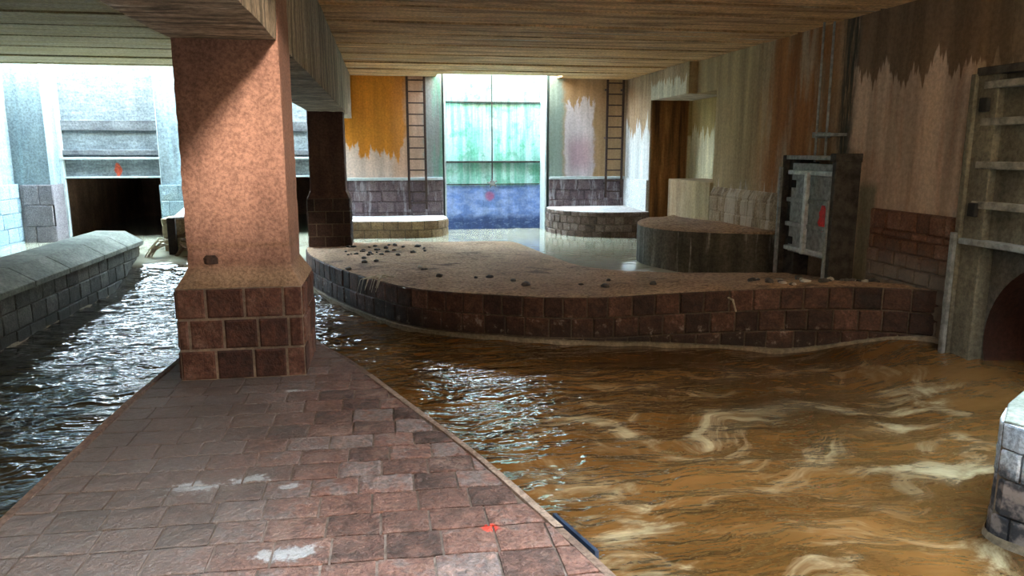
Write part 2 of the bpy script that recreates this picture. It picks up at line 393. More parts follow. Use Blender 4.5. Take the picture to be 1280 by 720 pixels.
# ------------------------------------------------------------------ shell
# ceiling: precast strips with open joints
mb = MB(); ys = [4.9, 5.9, 6.9, 7.85, 8.8, 9.55, 10.7, 11.75, 12.9, 14.2, 15.5, 16.7]
for a, b in zip(ys[:-1], ys[1:]):
    mb.box(-7.9, 7.4, a, b - (.06 + .006 * a), 3.3 + R.uniform(0, .02), 3.75)
mb.box(-.7, 7.4, 16.7, 17.45, 3.3, 3.75)
mb.box(-7.9, -.7, 16.7, 16.85, 3.3, 3.75)
mb.box(-.7, 1.28, 17.45, 18.7, 3.3, 3.75); mb.box(4.2, 7.4, 17.45, 18.7, 3.3, 3.75)
mb.box(-7.9, 7.4, 4.95, 16.7, 3.74, 3.9)
struct(mb.build('ceiling', m_ceil, bevel=.004))
mb = MB(); mb.box(-8.6, 7.6, -9.4, -4.9, 3.3, 3.75); mb.box(-8.6, -.66, -4.9, 2.0, 3.3, 3.75); mb.box(1.4, 2.2, -4.9, 2.0, 3.3, 3.75); mb.box(2.2, 7.6, -4.9, 2.0, 3.3, 3.75); mb.box(-8.6, 4.0, 2.0, 4.88, 3.3, 3.75); mb.box(4.0, 7.6, 4.72, 4.88, 3.3, 3.75); mb.box(6.1, 7.6, 2.0, 4.72, 3.3, 3.75); struct(mb.build('ceiling_light_mask', m_ceil))  # unseen slab added to dim the front, openings shaped for sun and skylight
# downstand beam over the pillars
mb = MB()
for (x0, x1, z0, z1) in ((-1.36, -.68, 2.33, 3.3),):
    def side(xx): return lambda u, v: (xx + .012 * mnoise.noise(Vector((u * 60, v * 6, xx))), -6 + u * 24.5, z0 + (z1 - z0) * v)
    mb.grid(side(x0), 120, 8); mb.grid(side(x1), 120, 8)
    mb.grid(lambda u, v: (x0 + (x1 - x0) * u + (.012 * mnoise.noise(Vector((v * 60, u * 0, x0 if u < .5 else x1))) if u in (0., 1.) else 0), -6 + 24.5 * v, z0 + .008 * mnoise.noise(Vector((u * 5, v * 50, 3)))), 6, 120)
    mb.box(x0 + .02, x1 - .02, -6, 18.5, z0 + .04, z1)
struct(mb.build('trim_1', m_beam))

# right wall (boxes of one continuous wall), openings for two culverts and a recess
mb = MB()
mb.box(6.15, 7.6, -9, 4.78, -1.6, 3.8); mb.box(6.15, 7.6, 4.78, 6.72, .72, 3.8); mb.box(6.15, 7.6, 6.72, 9.2, -1.6, 3.8)
mb.box(6.15, 7.6, 9.2, 10.1, 1.25, 3.8); mb.box(7.0, 7.6, 9.2, 10.1, -1.6, 1.25); mb.box(6.15, 7.6, 10.1, 13.4, -1.6, 3.8)
mb.box(6.95, 7.6, 13.4, 16.4, -1.6, 3.8)
mb.box(6.15, 7.0, 13.4, 14.3, 2.7, 3.8); mb.box(5.97, 7.0, 14.3, 16.42, 2.7, 3.8)
mb.box(6.08, 7.0, 13.35, 15.45, -1.6, 1.0)
mb.box(5.97, 7.6, 16.4, 18.9, -1.6, 3.8)
struct(mb.build('wall_right', m_right, bevel=.012))
# masonry dado on the right wall
mb = MB(); blocks(mb, facing((6.1, 8.57, -.9), (0, -1, 0), (-1, 0, 0)), 0, 1.42, [0, .2, .4, .6, .78, .95, 1.12, 1.29, 1.46, 1.55, 1.78], .26, 3, prot=.02, gap=.015)
mb.prism([(6.11, 7.15), (6.2, 7.15), (6.2, 8.57), (6.11, 8.57)], -1.2, .88)
struct(mb.build('baseboard_right', m_brown_ms))
mb = MB(); blocks(mb, facing((6.09, 13.34, -.6), (0, -1, 0), (-1, 0, 0)), 0, 2.95, [0, .27, .54, .82, 1.09, 1.36], .36, 5, prot=.012, gap=.016)
mb.add([(6.09, 10.4, -.9), (6.09, 13.34, -.9), (6.09, 13.34, .8), (6.09, 10.4, .8), (6.16, 13.34, .95), (6.16, 10.4, .95)], [(0, 1, 2, 3), (3, 2, 4, 5)])
blocks(mb, lambda u, v: ((6.09 + .07 * v / .17, 13.34 - u, .77 + v), (-.9, 0, .4)), 0, 2.95, [0, .17], .36, 7, prot=.012)
struct(mb.build('baseboard_right_far', m_tan_ms))
mb = MB(); blocks(mb, facing((5.93, 18.05, -.6), (0, -1, 0), (-1, 0, 0)), 0, 1.66, [0, .5, 1.0, 1.52], .55, 6, prot=.008, gap=.012)
mb.box(5.92, 6.0, 16.4, 18.05, -.9, .93); struct(mb.build('baseboard_right_corner', stone('lime_white_masonry', [(.1, (.5, .5, .5)), (.9, (.7, .7, .68))]), bevel=.003))

# back wall of the right bay
mb = MB()
mb.box(-1.2, 1.42, 18.1, 19.0, -1.6, 3.8); mb.box(4.02, 6.2, 18.1, 19.0, -1.6, 3.8)
mb.box(1.3, 4.15, 18.85, 19.15, -1.6, 3.7)
struct(mb.build('wall_back', m_back, bevel=.01))
mb = MB()
for x0, x1, sd in ((-1.2, 1.42, 1), (4.02, 5.95, 2)):
    blocks(mb, facing((x0, 18.05, -.9), (1, 0, 0), (0, -1, 0)), 0, x1 - x0, [0, .26, .52, .78, 1.04, 1.3, 1.55, 1.8], .36, sd, prot=.015, gap=.02)
    mb.box(x0, x1, 18.06, 18.12, -1.2, .9)
struct(mb.build('baseboard_back', m_back_ms))
mb = MB(); mb.box(-1.2, 1.42, 18.0, 18.12, .9, .965); mb.box(4.02, 5.95, 18.0, 18.12, .9, .965)
struct(mb.build('trim_2', m_lighttrim, bevel=.01))

# left wall, pilaster, end wall with two culverts
mb = MB(); mb.box(-8.6, -7.7, -9, 19.4, -1.6, 3.8)
mb.box(-7.75, -7.0, 17.45, 18.15, -1.6, 3.6)
mb.box(-4.86, -4.42, 17.75, 19.2, -1.6, 3.7); mb.box(-1.6, -1.19, 18.1, 19.3, -1.6, 3.3)
mb.box(-7.7, -1.19, 18.3, 19.3, 1.03, 3.7)
mb.box(-8.2, -7.12, 18.14, 24, -1.6, 1.2); mb.box(-4.9, -4.4, 18.6, 24, -1.6, 1.2); mb.box(-1.6, -.9, 18.6, 24, -1.6, 1.2)
mb.box(-8.2, -.9, 24, 24.3, -1.6, 1.4); mb.box(-8.2, -.9, 19.2, 24, 1.2, 1.5)
struct(mb.build('wall_left', m_left, bevel=.01))
mb = MB(); blocks(mb, facing((-7.62, 5, -.9), (0, 1, 0), (1, 0, 0)), 0, 12.45, [0, .3, .6, .9, 1.2, 1.5, 1.8], .42, 8, prot=.012, seg=.2)
mb.box(-7.72, -7.63, -5, 17.45, -1.2, .9); struct(mb.build('baseboard_left', m_pale_ms))
mb = MB(); blocks(mb, facing((-7.55, 17.39, -.9), (1, 0, 0), (0, -1, 0)), 0, .6, [0, .45, .9, 1.35, 1.78], .6, 8, prot=.01)
mb.box(-7.6, -6.95, 17.4, 17.5, -1.2, .88); mb.box(-7.0, -6.96, 17.4, 18.12, -1.2, .88)
struct(mb.build('baseboard_pilaster', stone('grey_violet_masonry', [(.1, (.17, .15, .165)), (.9, (.3, .27, .28))])))
mb = MB(); blocks(mb, facing((-4.88, 17.69, -.9), (1, 0, 0), (0, -1, 0)), 0, .48, [0, .35, .7, 1.05, 1.4, 1.75], .4, 8, prot=.01)
mb.box(-4.9, -4.4, 17.7, 17.77, -1.2, .84); struct(mb.build('baseboard_divider', m_pale_ms))
# unseen wall added behind the camera to hold back low skylight
mb = MB(); mb.box(-8.6, 7.6, -9.4, -9, -1.6, 1.4); struct(mb.build('wall_sky_blocker', m_right, bevel=.02))
# unseen wall added above the near slab to block sun at its opening
mb = MB(); mb.box(3.6, 7.6, -.6, -.2, 3.75, 7.2); struct(mb.build('wall_sun_blocker', m_right, bevel=.02))
# river bed
mb = MB(); mb.box(-8.6, 7.6, -9.2, 25, -1.9, -1.6); struct(mb.build('floor', m_mortar_dk))

# ------------------------------------------------------------------ the platform the camera stands on
PL = [(-1.72, -4.9), (-1.71, 3.37), (-1.62, 5.9), (-1.5, 6.9), (-1.1, 7.7)]
PR = [(-1.1, 7.7), (-.72, 6.7), (-.5, 6.12), (-.28, 5.68), (.16, 4.52), (.46, 3.71), (.67, 3.04), (.83, 2.49), (1.02, 1.7), (1.15, .4), (1.2, -4.9)]
def interp(pts, y):
    pts = sorted(pts, key=lambda q: q[1])
    for a, b in zip(pts[:-1], pts[1:]):
        if a[1] <= y <= b[1]: return a[0] + (b[0] - a[0]) * (y - a[1]) / (b[1] - a[1])
    return pts[0][0] if y < pts[0][1] else pts[-1][0]
t = thing('paved_pier', 'long stone-paved pier of worn reddish setts under the nearest pillar', 'pier', (-.4, 3, -1.6))
mb = MB(); mb.prism([(x, y) for x, y in PL] + PR[1:], -1.6, -.008); mb.build('core', concrete('sett_joint_grit', (.15, .11, .085), (.27, .2, .165), streak=.1), t)
# setts laid in rows across; blocks are cut off at the two edges
mb = MB(); y = 1.2; k = 0; r = random.Random(4)
while y < 7.5:
    h = .2 * r.uniform(.92, 1.08); yc = y + h / 2
    a, b = interp(PL, yc) + .07, interp(PR, yc) - .065
    if b - a > .12:
        sk = -.012
        S = lambda u, v: ((u + .02 * math.sin(v * 1.1), v - .03 * (u + .4), 0.), (0, 0, 1))
        S = lambda u, v: ((min(max(u, interp(PL, v) + .04), interp(PR, v) - .03), v - .03 * (min(u, 1) + .4), 0.), (0, 0, 1))
        a = min(interp(PL, y), interp(PL, y + h)); b = max(interp(PR, y), interp(PR, y + h)) - .03
        blocks(mb, S, a, b, [y, y + h], .24 if k % 2 else .235, k * 7 + 1, gap=.011, bev=.012, prot=.003, rough=.0035, seg=.06, sink=.014)
        # shift alternate rows by half a stone
    y += h; k += 1
mb.build('sett_paving', m_setts, t, smooth=False)
m_kerb = stone('pale_kerb_stone', [(.1, (.10, .06, .045)), (.5, (.19, .12, .085)), (.9, (.3, .21, .155))])
for pts, inner in ((PR[1:], -1), (PL, 1)):
    mb = MB(); line, L = smooth_line([(x, yy, 0) for x, yy in pts], 70); rk = random.Random(2)
    i = 0
    while i < 69:
        j = min(i + rk.choice((4, 5, 6)), 69); w = .03 + .012 * rk.random()
        for s_ in range(i, j):
            p, q = line[s_], line[s_ + 1]; 
            g = .006 if s_ == i else 0
            if q.y < .5: continue
            z = .006 + .004 * math.sin(i)
            mb.add([(p.x, p.y, -.3), (q.x, q.y, -.3), (q.x, q.y, z), (p.x, p.y, z), (p.x + inner * w, p.y, z), (q.x + inner * w, q.y, z), (q.x + inner * w, q.y, -.05), (p.x + inner * w, p.y, -.05)],
                [(0, 1, 2, 3), (3, 2, 5, 4), (4, 5, 6, 7)], math.sin(i * 7.3) * .5 + .5)
        i = j
    mb.build('kerb', m_kerb, t)
mb = MB(); mb.grid(lambda u, v: (interp(PR, -4.9 + 12.4 * u) + .004, -4.9 + 12.4 * u, -.02 - 1.3 * v), 60, 4)
mb.grid(lambda u, v: (interp(PL, -4.9 + 12.4 * u) - .004, -4.9 + 12.4 * u, -.02 - 1.3 * v), 60, 4)
mb.build('side_face', m_dark_ms, t)
# bluish steel angle at the kerb
mb = MB()
pp = [(interp(PR, yy) + .015, yy) for yy in (3.0, 2.85, 2.72, 2.66)]
for (a, b) in zip(pp[:-1], pp[1:]):
    mb.add([(a[0], a[1], .012), (b[0], b[1], .012), (b[0] + .016, b[1], .012), (a[0] + .016, a[1], .012), (a[0], a[1], -.1), (b[0], b[1], -.1), (b[0] + .016, b[1], -.1), (a[0] + .016, a[1], -.1)],
           [(0, 1, 2, 3), (4, 7, 6, 5), (3, 2, 6, 7), (0, 4, 5, 1), (0, 3, 7, 4), (1, 5, 6, 2)])
tag(mb.build('edge_angle', m_blue), 'short dark blue steel edging on the right kerb of the paved pier', 'edging')

# ------------------------------------------------------------------ pillars
def rough_loft(rings, cell, amp, seed):
    """closed box lofted through (z,x0,x1,y0,y1) rings, faces gridded and roughened, arrises chipped"""
    mb = MB(); P = []
    zs = []
    for a, b in zip(rings[:-1], rings[1:]):
        n = max(1, round((b[0] - a[0]) / cell))
        zs += [tuple(a[k] + (b[k] - a[k]) * i / n for k in range(5)) for i in range(n)]
    zs.append(rings[-1])
    nx = max(2, round((rings[0][2] - rings[0][1]) / cell)); ny = max(2, round((rings[0][4] - rings[0][3]) / cell))
    per = [(i / nx, 0) for i in range(nx)] + [(1, j / ny) for j in range(ny)] + [(1 - i / nx, 1) for i in range(nx)] + [(0, 1 - j / ny) for j in range(ny)]
    vs = []
    for z, x0, x1, y0, y1 in zs:
        for u, v in per:
            p = Vector((x0 + (x1 - x0) * u, y0 + (y1 - y0) * v, z)); c = Vector(((x0 + x1) / 2, (y0 + y1) / 2, z))
            d = amp * mnoise.noise(p * 9 + Vector((seed, 0, 0))) + amp * .7 * mnoise.noise(p * 22)
            corner = (u in (0, 1)) and (v in (0, 1))
            if corner: d -= amp * 1.2 + amp * 1.5 * abs(mnoise.noise(p * 13))
            vs.append(p + (p - c).normalized() * d)
    n = len(per)
    fs = [(j * n + i, j * n + (i + 1) % n, (j + 1) * n + (i + 1) % n, (j + 1) * n + i) for j in range(len(zs) - 1) for i in range(n)]
    fs += [tuple(range(n))[::-1], tuple((len(zs) - 1) * n + i for i in range(n))]
    mb.add(vs, fs); return mb
def pillar(label, loc, x0, x1, y0, y1, zb, zd, ztop, bx, m_sh, m_ms, rows, bl, seed):
    t = thing('concrete_pillar', label, 'pillar', loc)
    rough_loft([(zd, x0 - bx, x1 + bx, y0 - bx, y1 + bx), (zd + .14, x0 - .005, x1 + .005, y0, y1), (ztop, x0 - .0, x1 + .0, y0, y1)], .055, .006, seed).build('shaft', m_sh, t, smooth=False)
    mb = MB(); X0, X1, Y0, Y1 = x0 - bx, x1 + bx, y0 - bx, y1 + bx
    vs = [-.0 + (zd - zb) * i / rows for i in range(rows + 1)]
    for o, ux, nn, L, sd in (((X0, Y0, zb), (1, 0, 0), (0, -1, 0), X1 - X0, 1), ((X1, Y0, zb), (0, 1, 0), (1, 0, 0), Y1 - Y0, 2),
                         ((X1, Y1, zb), (-1, 0, 0), (0, 1, 0), X1 - X0, 3), ((X0, Y1, zb), (0, -1, 0), (-1, 0, 0), Y1 - Y0, 4)):
        blocks(mb, facing(o, ux, nn), 0, L, vs, bl, seed * 10 + sd, gap=.018, prot=.01, seg=.07, bev=.012)
    base = mb.build('masonry_base', m_ms, t)
    mb = MB(); mb.box(X0 + .004, X1 - .004, Y0 + .004, Y1 - .004, zb, zd); lab(mb.build('mortar_joint', m_mortar if m_ms is m_redstone else m_mortar_dk, base), 'pale mortar between the base stones')
    return t
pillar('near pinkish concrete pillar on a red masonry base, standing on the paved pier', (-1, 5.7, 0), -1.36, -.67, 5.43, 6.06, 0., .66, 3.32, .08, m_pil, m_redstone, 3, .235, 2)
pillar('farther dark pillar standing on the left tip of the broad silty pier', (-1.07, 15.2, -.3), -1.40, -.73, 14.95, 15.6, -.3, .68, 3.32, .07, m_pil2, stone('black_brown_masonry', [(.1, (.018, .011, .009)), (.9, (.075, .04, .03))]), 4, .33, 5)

near_p = bpy.data.objects['concrete_pillar']
mb = rough_loft([(.82, -1.25, -1.17, 5.4, 5.45), (.86, -1.255, -1.165, 5.405, 5.45), (.88, -1.24, -1.18, 5.41, 5.45)], .03, .012, 7)
lab(mb.build('rusted_stub', plain('rust_stub', (.04, .02, .013), .9, 0, .6, 30), near_p), 'rusted metal stub low on the front face')
# ------------------------------------------------------------------ low curved piers
def sstep(a, b, t): t = min(1, max(0, (t - a) / (b - a))); return t * t * (3 - 2 * t)
def wz(x, y):
    yb = 13.6 if x < 0 else 13.6 + (9.6 - 13.6) * min(1, x / 3.5)
    k = sstep(yb, yb + 2.2, y)
    if x < -5.1: k = 1 if y < 30 else k
    base = -.85 + .5 * k
    if x > 3.5: base += .33 * sstep(4.6, 6.2, x) * sstep(4.5, 7.2, y) * (1 - k)
    return base

def low_pier(name, label, front, back, zt_f, zt_b, zbot, courses, bl, m_face, m_top, mound=.0, seed=1, m_mort=None, footing=None, n=90):
    """front / back plan lines from left to right; zt_f(u01) is the top-edge height along the front"""
    c = front[len(front) // 2]; t = thing(name, label, 'pier', (c[0], c[1] + .3, zbot))
    F, L = smooth_line([(x, y, 0) for x, y in front], n); B, _ = smooth_line([(x, y, 0) for x, y in back], n)
    def P(u, v):
        i = min(int(round(u * n)), n); f, b = F[i], B[i]; p = f.lerp(b, v)
        z = zt_f(u) + (zt_b(u) - zt_f(u)) * v
        e = min(1, v * 8) * min(1, (1 - v) * 6)
        z += e * (mound * (.5 + .9 * mnoise.noise(Vector((p.x * .9, p.y * .7, seed)))) + .02 * mnoise.noise(Vector((p.x * 3.1, p.y * 3.1, seed))) + .012 * mnoise.noise(Vector((p.x * 9, p.y * 9, seed))))
        return (p.x, p.y, z)
    mb = MB(); mb.grid(P, n, 44); mb.build('top', m_top, t, smooth=True)
    mb = MB(); mb.grid(lambda u, v: (P(u, 0)[0], P(u, 0)[1], P(u, 0)[2] + (zbot - P(u, 0)[2]) * v), n, 6)
    mb.grid(lambda u, v: (P(u, 1)[0], P(u, 1)[1], P(u, 1)[2] + (zbot - P(u, 1)[2]) * v), n, 6)
    mb.grid(lambda u, v: tuple(Vector(P(0, v)).lerp(Vector((P(0, v)[0], P(0, v)[1], zbot)), u)), 2, 44)
    mb.build('body', m_mort or m_mortar_dk, t, smooth=True)
    if courses:
        mb = MB(); blocks(mb, along(F, L, lambda u: zt_f(u / L)), 0, L, courses, bl, seed, gap=.014, prot=.016, seg=.08, rough=.006)
        mb.build('masonry_face', m_face, t)
    if footing:
        mb = MB(); z0 = footing
        mb.add([], []); S = along(F, L, lambda u: 0); rows = []
        for i in range(n + 1):
            u = L * i / n; p, nn = S(u, 0); zz = z0(p[0] + nn[0] * .1, p[1] + nn[1] * .1); w = .05 + .015 * mnoise.noise(Vector((u * 4, 0, 0)))
            rows.append([(p[0], p[1], zz + .06), (p[0] + nn[0] * w, p[1] + nn[1] * w, zz + .05), (p[0] + nn[0] * (w + .02), p[1] + nn[1] * (w + .02), zbot)])
        mb.grid(lambda a, b: rows[min(n, int(round(a * n)))][int(round(b * 2))], n, 2)
        lab(mb.build('footing', m_footing, t), 'pale footing at the waterline')
    return t, F, L
def dtop(u):
    s = max(0, (u - .62) / .38); return -.25 + .30 * s * s * (3 - 2 * s)
def dwat(u):
    s = max(0, (u - .62) / .38); return -.85 + .33 * s * s * (3 - 2 * s)
DF = [(-1.28, 15.75), (-1.46, 15.2), (-1.46, 14.4), (-1.22, 13.3), (-.52, 11.55), (.39, 10.05), (1.6, 9.33), (2.57, 8.94), (3.45, 8.72), (4.4, 8.35), (5.2, 7.95), (5.7, 7.65), (6.2, 7.2)]
DB = [(-1.1, 15.85), (-.7, 15.88), (0, 15.84), (.8, 15.8), (1.5, 15.75), (2.2, 15.68), (2.66, 15.5), (2.85, 14.4), (3.0, 13.2), (3.3, 11.9), (4.2, 11.15), (5.2, 10.95), (6.2, 10.6)]
dt, DFl, DL = low_pier('silted_pier', 'broad low curved masonry pier with a silty top in mid-stream', DF, DB, dtop, lambda u: -.31, -1.6, [0, .27, .53, .78], .285, m_dark_ms, m_silt, .05, 3, footing=wz, n=150)
# mounded silt against the small gate
CF = [(5.6, 14.1), (4.95, 13.75), (4.55, 13.0), (4.42, 12.3), (4.62, 11.65), (5.1, 11.2), (5.6, 10.95), (6.2, 10.72)]
CB = [(5.7, 14.1), (5.75, 13.7), (5.9, 13.2), (6.1, 12.8), (6.1, 12.3), (6.1, 11.8), (6.12, 11.2), (6.2, 10.74)]
low_pier('round_pier', 'dark half-round pier against the right wall beside the small side gate', CF, CB, lambda u: .3, lambda u: .32, -1.6, None, .3, None, m_silt, .04, 6, m_mort=m_pier_dark)
BF = [(3.95, 18.05), (3.92, 17.5), (4.1, 16.95), (4.5, 16.5), (5.1, 16.25), (5.95, 16.2)]
BB = [(4.3, 18.05), (4.6, 18.05), (5, 18.05), (5.4, 18.05), (5.7, 18.05), (5.95, 18.05)]
m_wtop = concrete('bright_stone_top', (.55, .52, .5), (.45, .42, .4), streak=.1)
low_pier('ladder_pier', 'low round-fronted brick pier right of the tall gate, under the right-hand ladder', BF, BB, lambda u: .22, lambda u: .24, -1.6, [0, .1, .28, .45, .62, .8], .2, stone('blue_brown_masonry', [(.1, (.05, .035, .03)), (.5, (.14, .095, .075)), (.9, (.24, .19, .17))]), m_wtop, 0, 8)
AF = [(-1.2, 17.0), (-.7, 17.02), (.0, 16.95), (.7, 16.9), (1.2, 17.05), (1.45, 17.5), (1.46, 18.05)]
AB = [(-1.2, 18.05), (-.8, 18.05), (-.2, 18.05), (.4, 18.05), (.9, 18.05), (1.2, 18.05), (1.4, 18.05)]
low_pier('ladder_pier', 'low pale-topped pier left of the tall gate, under the left-hand ladder', AF, AB, lambda u: .03, lambda u: .06, -1.6, [0, .2, .42, .62], .3, stone('ochre_masonry', [(.1, (.16, .10, .06)), (.9, (.36, .25, .14))]), m_wtop, .01, 9)

# training wall on the left
t = thing('channel_wall', 'low grey-green wall with sloped coping along the left channel', 'wall', (-5, 10, -1.6))
mb = MB(); mb.prism([(-5.55, -4.9), (-4.74, -4.9), (-4.74, 15.45), (-4.95, 15.75), (-5.4, 15.9), (-5.55, 15.8)], -1.6, -.17); mb.build('core', m_mortar_dk, t)
mb = MB(); blocks(mb, facing((-4.73, 4, -.95), (0, 1, 0), (1, 0, 0)), 0, 11.4, [0, .26, .52, .78], .42, 12, prot=.014, seg=.14)
blocks(mb, facing((-4.76, 15.46, -.95), (-.62, .78, 0), (.78, .62, 0)), 0, .28, [0, .26, .52, .78], .3, 13, prot=.01)
mb.build('masonry_face', m_grey_ms, t)
prof = [(-4.66, -.21), (-4.66, -.13), (-4.98, .06), (-5.5, .08), (-5.6, .0), (-5.6, -.2)]
mb = MB(); yy = -4.9; r = random.Random(6)
while yy < 15.3:
    e = min(yy + r.uniform(1.1, 1.5), 15.5); n = len(prof)
    if e > 15.1: e = 15.5
    def sec(q, last): return [(x + (.0 if not last else -.1 * (x + 5.6)), q + (0 if not last else .32 - .5 * abs(x + 5.3)), z - (.05 if last else 0)) for x, z in prof]
    a, b = sec(yy + .008, False), sec(e - .008, False)
    segs = [a, b] + ([sec(e, True)] if e == 15.5 else [])
    vs = [q for sgm in segs for q in sgm]
    fs = [(k * n + i, k * n + (i + 1) % n, (k + 1) * n + (i + 1) % n, (k + 1) * n + i) for k in range(len(segs) - 1) for i in range(n)]
    fs += [tuple(range(n)), tuple((len(segs) - 1) * n + i for i in range(n))]
    mb.add(vs, fs, r.random()); yy = e
mb.build('coping', m_coping, t, bevel=.012)
mb = MB(); mb.grid(lambda u, v: (-4.72 + .06 * v, 4 + 11.5 * u, -.83 + .02 * mnoise.noise(Vector((u * 40, v, 0))) - .2 * v), 60, 1)
mb.build('footing', m_footing, t)

# near-right pier end
t = thing('stone_abutment', 'sky-tinted block pier end rising from the water at the right edge', 'pier', (4.2, 3.2, -1.6))
q = [(3.76, 3.82), (4.02, 3.3), (4.1, 2.4), (4.1, 0), (6.2, 0), (6.2, 4.4), (4.5, 4.4), (4.05, 4.1)]
mb = MB(); mb.prism(q, -1.6, -.075); mb.build('core', m_mortar_dk, t)
m_blk = stone('skylight_blue_blocks', [(.1, (.3, .36, .44)), (.9, (.48, .53, .58))], extra=lambda m, p, col: m.mix(m.mapr(m.add(m.xyz(p)[2], m.mul(m.noise(p, 5, 5, .7), .5)), .02, -.2), col, m.mix(m.mapr(m.noise(p, 9, 4), .45, .6), (.035, .037, .045), (.2, .17, .16))))  # blue skylight put into the upper block colour, dark wet foot below
mb = MB(); ll, L = smooth_line([(4.0, 4.06, 0), (3.77, 3.83, 0), (3.86, 3.58, 0), (4.02, 3.3, 0), (4.1, 2.8, 0), (4.1, 2.0, 0)], 40)
blocks(mb, along(ll, L, lambda u: -.06, 1), 0, L, [0, .17, .36, .6, .85], .32, 21, prot=.008, gap=.012)
mb.build('masonry_face', m_blk, t)
mb = MB(); mb.prism([(x, y) for x, y in q], -.08, -.05); mb.build('top', m_coping, t, bevel=.01)
mb = MB(); mb.grid(lambda u, v: ((lambda p, n: (p[0] + n[0] * (.02 + .04 * v), p[1] + n[1] * (.02 + .04 * v), -.8 - .2 * v))(*along(ll, L, lambda u: 0, 1)(u * L, 0))), 40, 1)
mb.build('footing', m_footing, t)

# ------------------------------------------------------------------ tall gate in the back wall
t = thing('sluice_gate', 'tall algae-green gate in the back wall, blue at its foot', 'gate', (2.7, 18.4, -.9))
mb = MB(); mb.grid(lambda u, v: (1.47 + 2.48 * u, 18.62 + .012 * mnoise.noise(Vector((u * 9, v * 14, 2))), -.95 + 4.6 * v), 60, 110); mb.box(1.47, 3.95, 18.66, 18.8, -.95, 3.65); mb.build('leaf', m_leaf, t, smooth=True)
for x in (1.475, 3.93): MB().box(x - .022, x + .022, 18.06, 18.66, -.9, 3.6).build('guide', m_lighttrim, t, bevel=.006)
for z, h, d in ((2.76, .016, .06), (1.32, .022, .08), (.77, .01, .03)): MB().box(1.52, 3.89, 18.62 - d, 18.65, z - h, z + h).build('rib', m_steel_dk, t, bevel=.006)
MB().tube([(2.67, 18.5, 3.65), (2.67, 18.5, .84)], .016, 8).build('spindle', m_steel_dk, t)
mb = MB(); mb.tube([(2.67, 18.6, .8), (2.67, 18.45, .8)], .07, 8)
for k in range(5): a = k * 1.257 + .5; mb.tube([(2.67, 18.48, .8), (2.67 + .13 * math.cos(a), 18.48, .8 + .11 * math.sin(a))], .018, 6)
mb.build('bracket', m_steel_gy, t)

# ladders
def ladder(label, x0, x1, zb, nr):
    t = thing('ladder', label, 'ladder', ((x0 + x1) / 2, 17.95, zb), 'iron wall ladders')
    for x in (x0, x1):
        rl = MB().box(x - .028, x + .028, 17.9, 17.93, zb, 3.28).build('rail', m_rust, t, bevel=.005)
        for z in (zb + .35, 1.9, 3.05): MB().box(x - .02, x + .02, 17.91, 18.1, z - .02, z + .02).build('wall_bracket', m_rust, rl)
    for k in range(nr):
        z = zb + .15 + (3.2 - zb - .15) * k / (nr - 1)
        MB().tube([(x0, 17.915, z), (x1, 17.915, z)], .017, 6).build('rung', m_rust, t)
ladder('iron ladder on the orange-stained wall, left of the tall gate', .60, 1.0, .22, 12)
ladder('iron ladder in the far right corner, right of the tall gate', 5.42, 5.82, .45, 11)

# pale gates of the left bay
def lgate(label, x0, x1):
    t = thing('sluice_gate', label, 'gate', ((x0 + x1) / 2, 18.1, 1.0))
    MB().box(x0, x1, 18.1, 18.26, 1.0, 3.65).build('leaf', m_lgate, t, bevel=.01)
    for z0, z1, d, mt in ((2.03, 2.25, .05, m_lgrib), (1.5, 1.61, .09, m_lgrib), (1.4, 1.45, .12, m_lighttrim), (.99, 1.03, .08, m_lighttrim)):
        MB().box(x0, x1, 18.1 - d, 18.11, z0, z1).build('rib', mt, t, bevel=.008)
    for x in (x0 + .03, x1 - .03): MB().box(x - .04, x + .04, 17.99, 18.1, -.9, 3.6).build('guide', m_lighttrim, t, bevel=.008)
lgate('pale ribbed gate with a red paint mark, raised over the dark opening on the left', -6.99, -4.87)
lgate('pale ribbed raised gate glimpsed between the two pillars', -4.41, -1.6)

# ------------------------------------------------------------------ small side gate with its lifting rod
t = thing('sluice_gate', 'small dark side gate with a red paint mark and lifting rod on the right wall', 'gate', (5.95, 9.6, -.2))
MB().box(5.79, 6.16, 8.92, 9.0, -.16, 1.53).build('near_guide', m_steel_dk, t, bevel=.01)
MB().box(5.77, 6.16, 8.9, 9.03, 1.45, 1.56).build('guide_cap', m_steel_dk, t, bevel=.008)
mb = MB(); mb.box(5.92, 6.16, 10.0, 10.32, -.25, 1.53); mb.box(5.84, 5.93, 10.27, 10.34, -.25, 1.53); mb.build('far_guide', m_steel_dk, t, bevel=.008)
lab(MB().box(5.80, 5.85, 10.31, 10.36, -.28, 1.36).build('guide_edge', m_steel_gy, t, bevel=.006), 'pale edge strip of the far guide')
lab(MB().box(5.77, 5.81, 9.0, 9.05, -.16, .95).build('guide_edge', m_steel_gy, t, bevel=.006), 'pale edge strip of the near guide')
leaf = MB().box(5.87, 5.92, 9.0, 10.1, .14, 1.42).build('leaf', m_steel_gy, t, bevel=.006)
for z in (1.29, .9, .55, .2): MB().box(5.81, 5.88, 9.03, 10.12, z - .03, z + .03).build('rib', m_steel_lt if z > 1 or z < .3 else m_steel_gy, leaf, bevel=.008)
MB().box(5.77, 5.83, 9.55, 9.62, .16, 1.3).build('stiffener', m_steel_lt, leaf, bevel=.006)
mb = MB(); rr = random.Random(3); pts = []
for k in range(18):
    a = k * 2 * math.pi / 18; rad = .13 * (1 + rr.uniform(-.3, .35)); pts.append((9.22 + .85 * rad * math.cos(a), .70 + 1.35 * rad * math.sin(a)))
mb.add([(5.855, y, z) for y, z in pts] + [(5.872, y, z) for y, z in pts], [tuple(range(18)), tuple(range(18, 36))] + [(i, (i + 1) % 18, 18 + (i + 1) % 18, 18 + i) for i in range(18)])
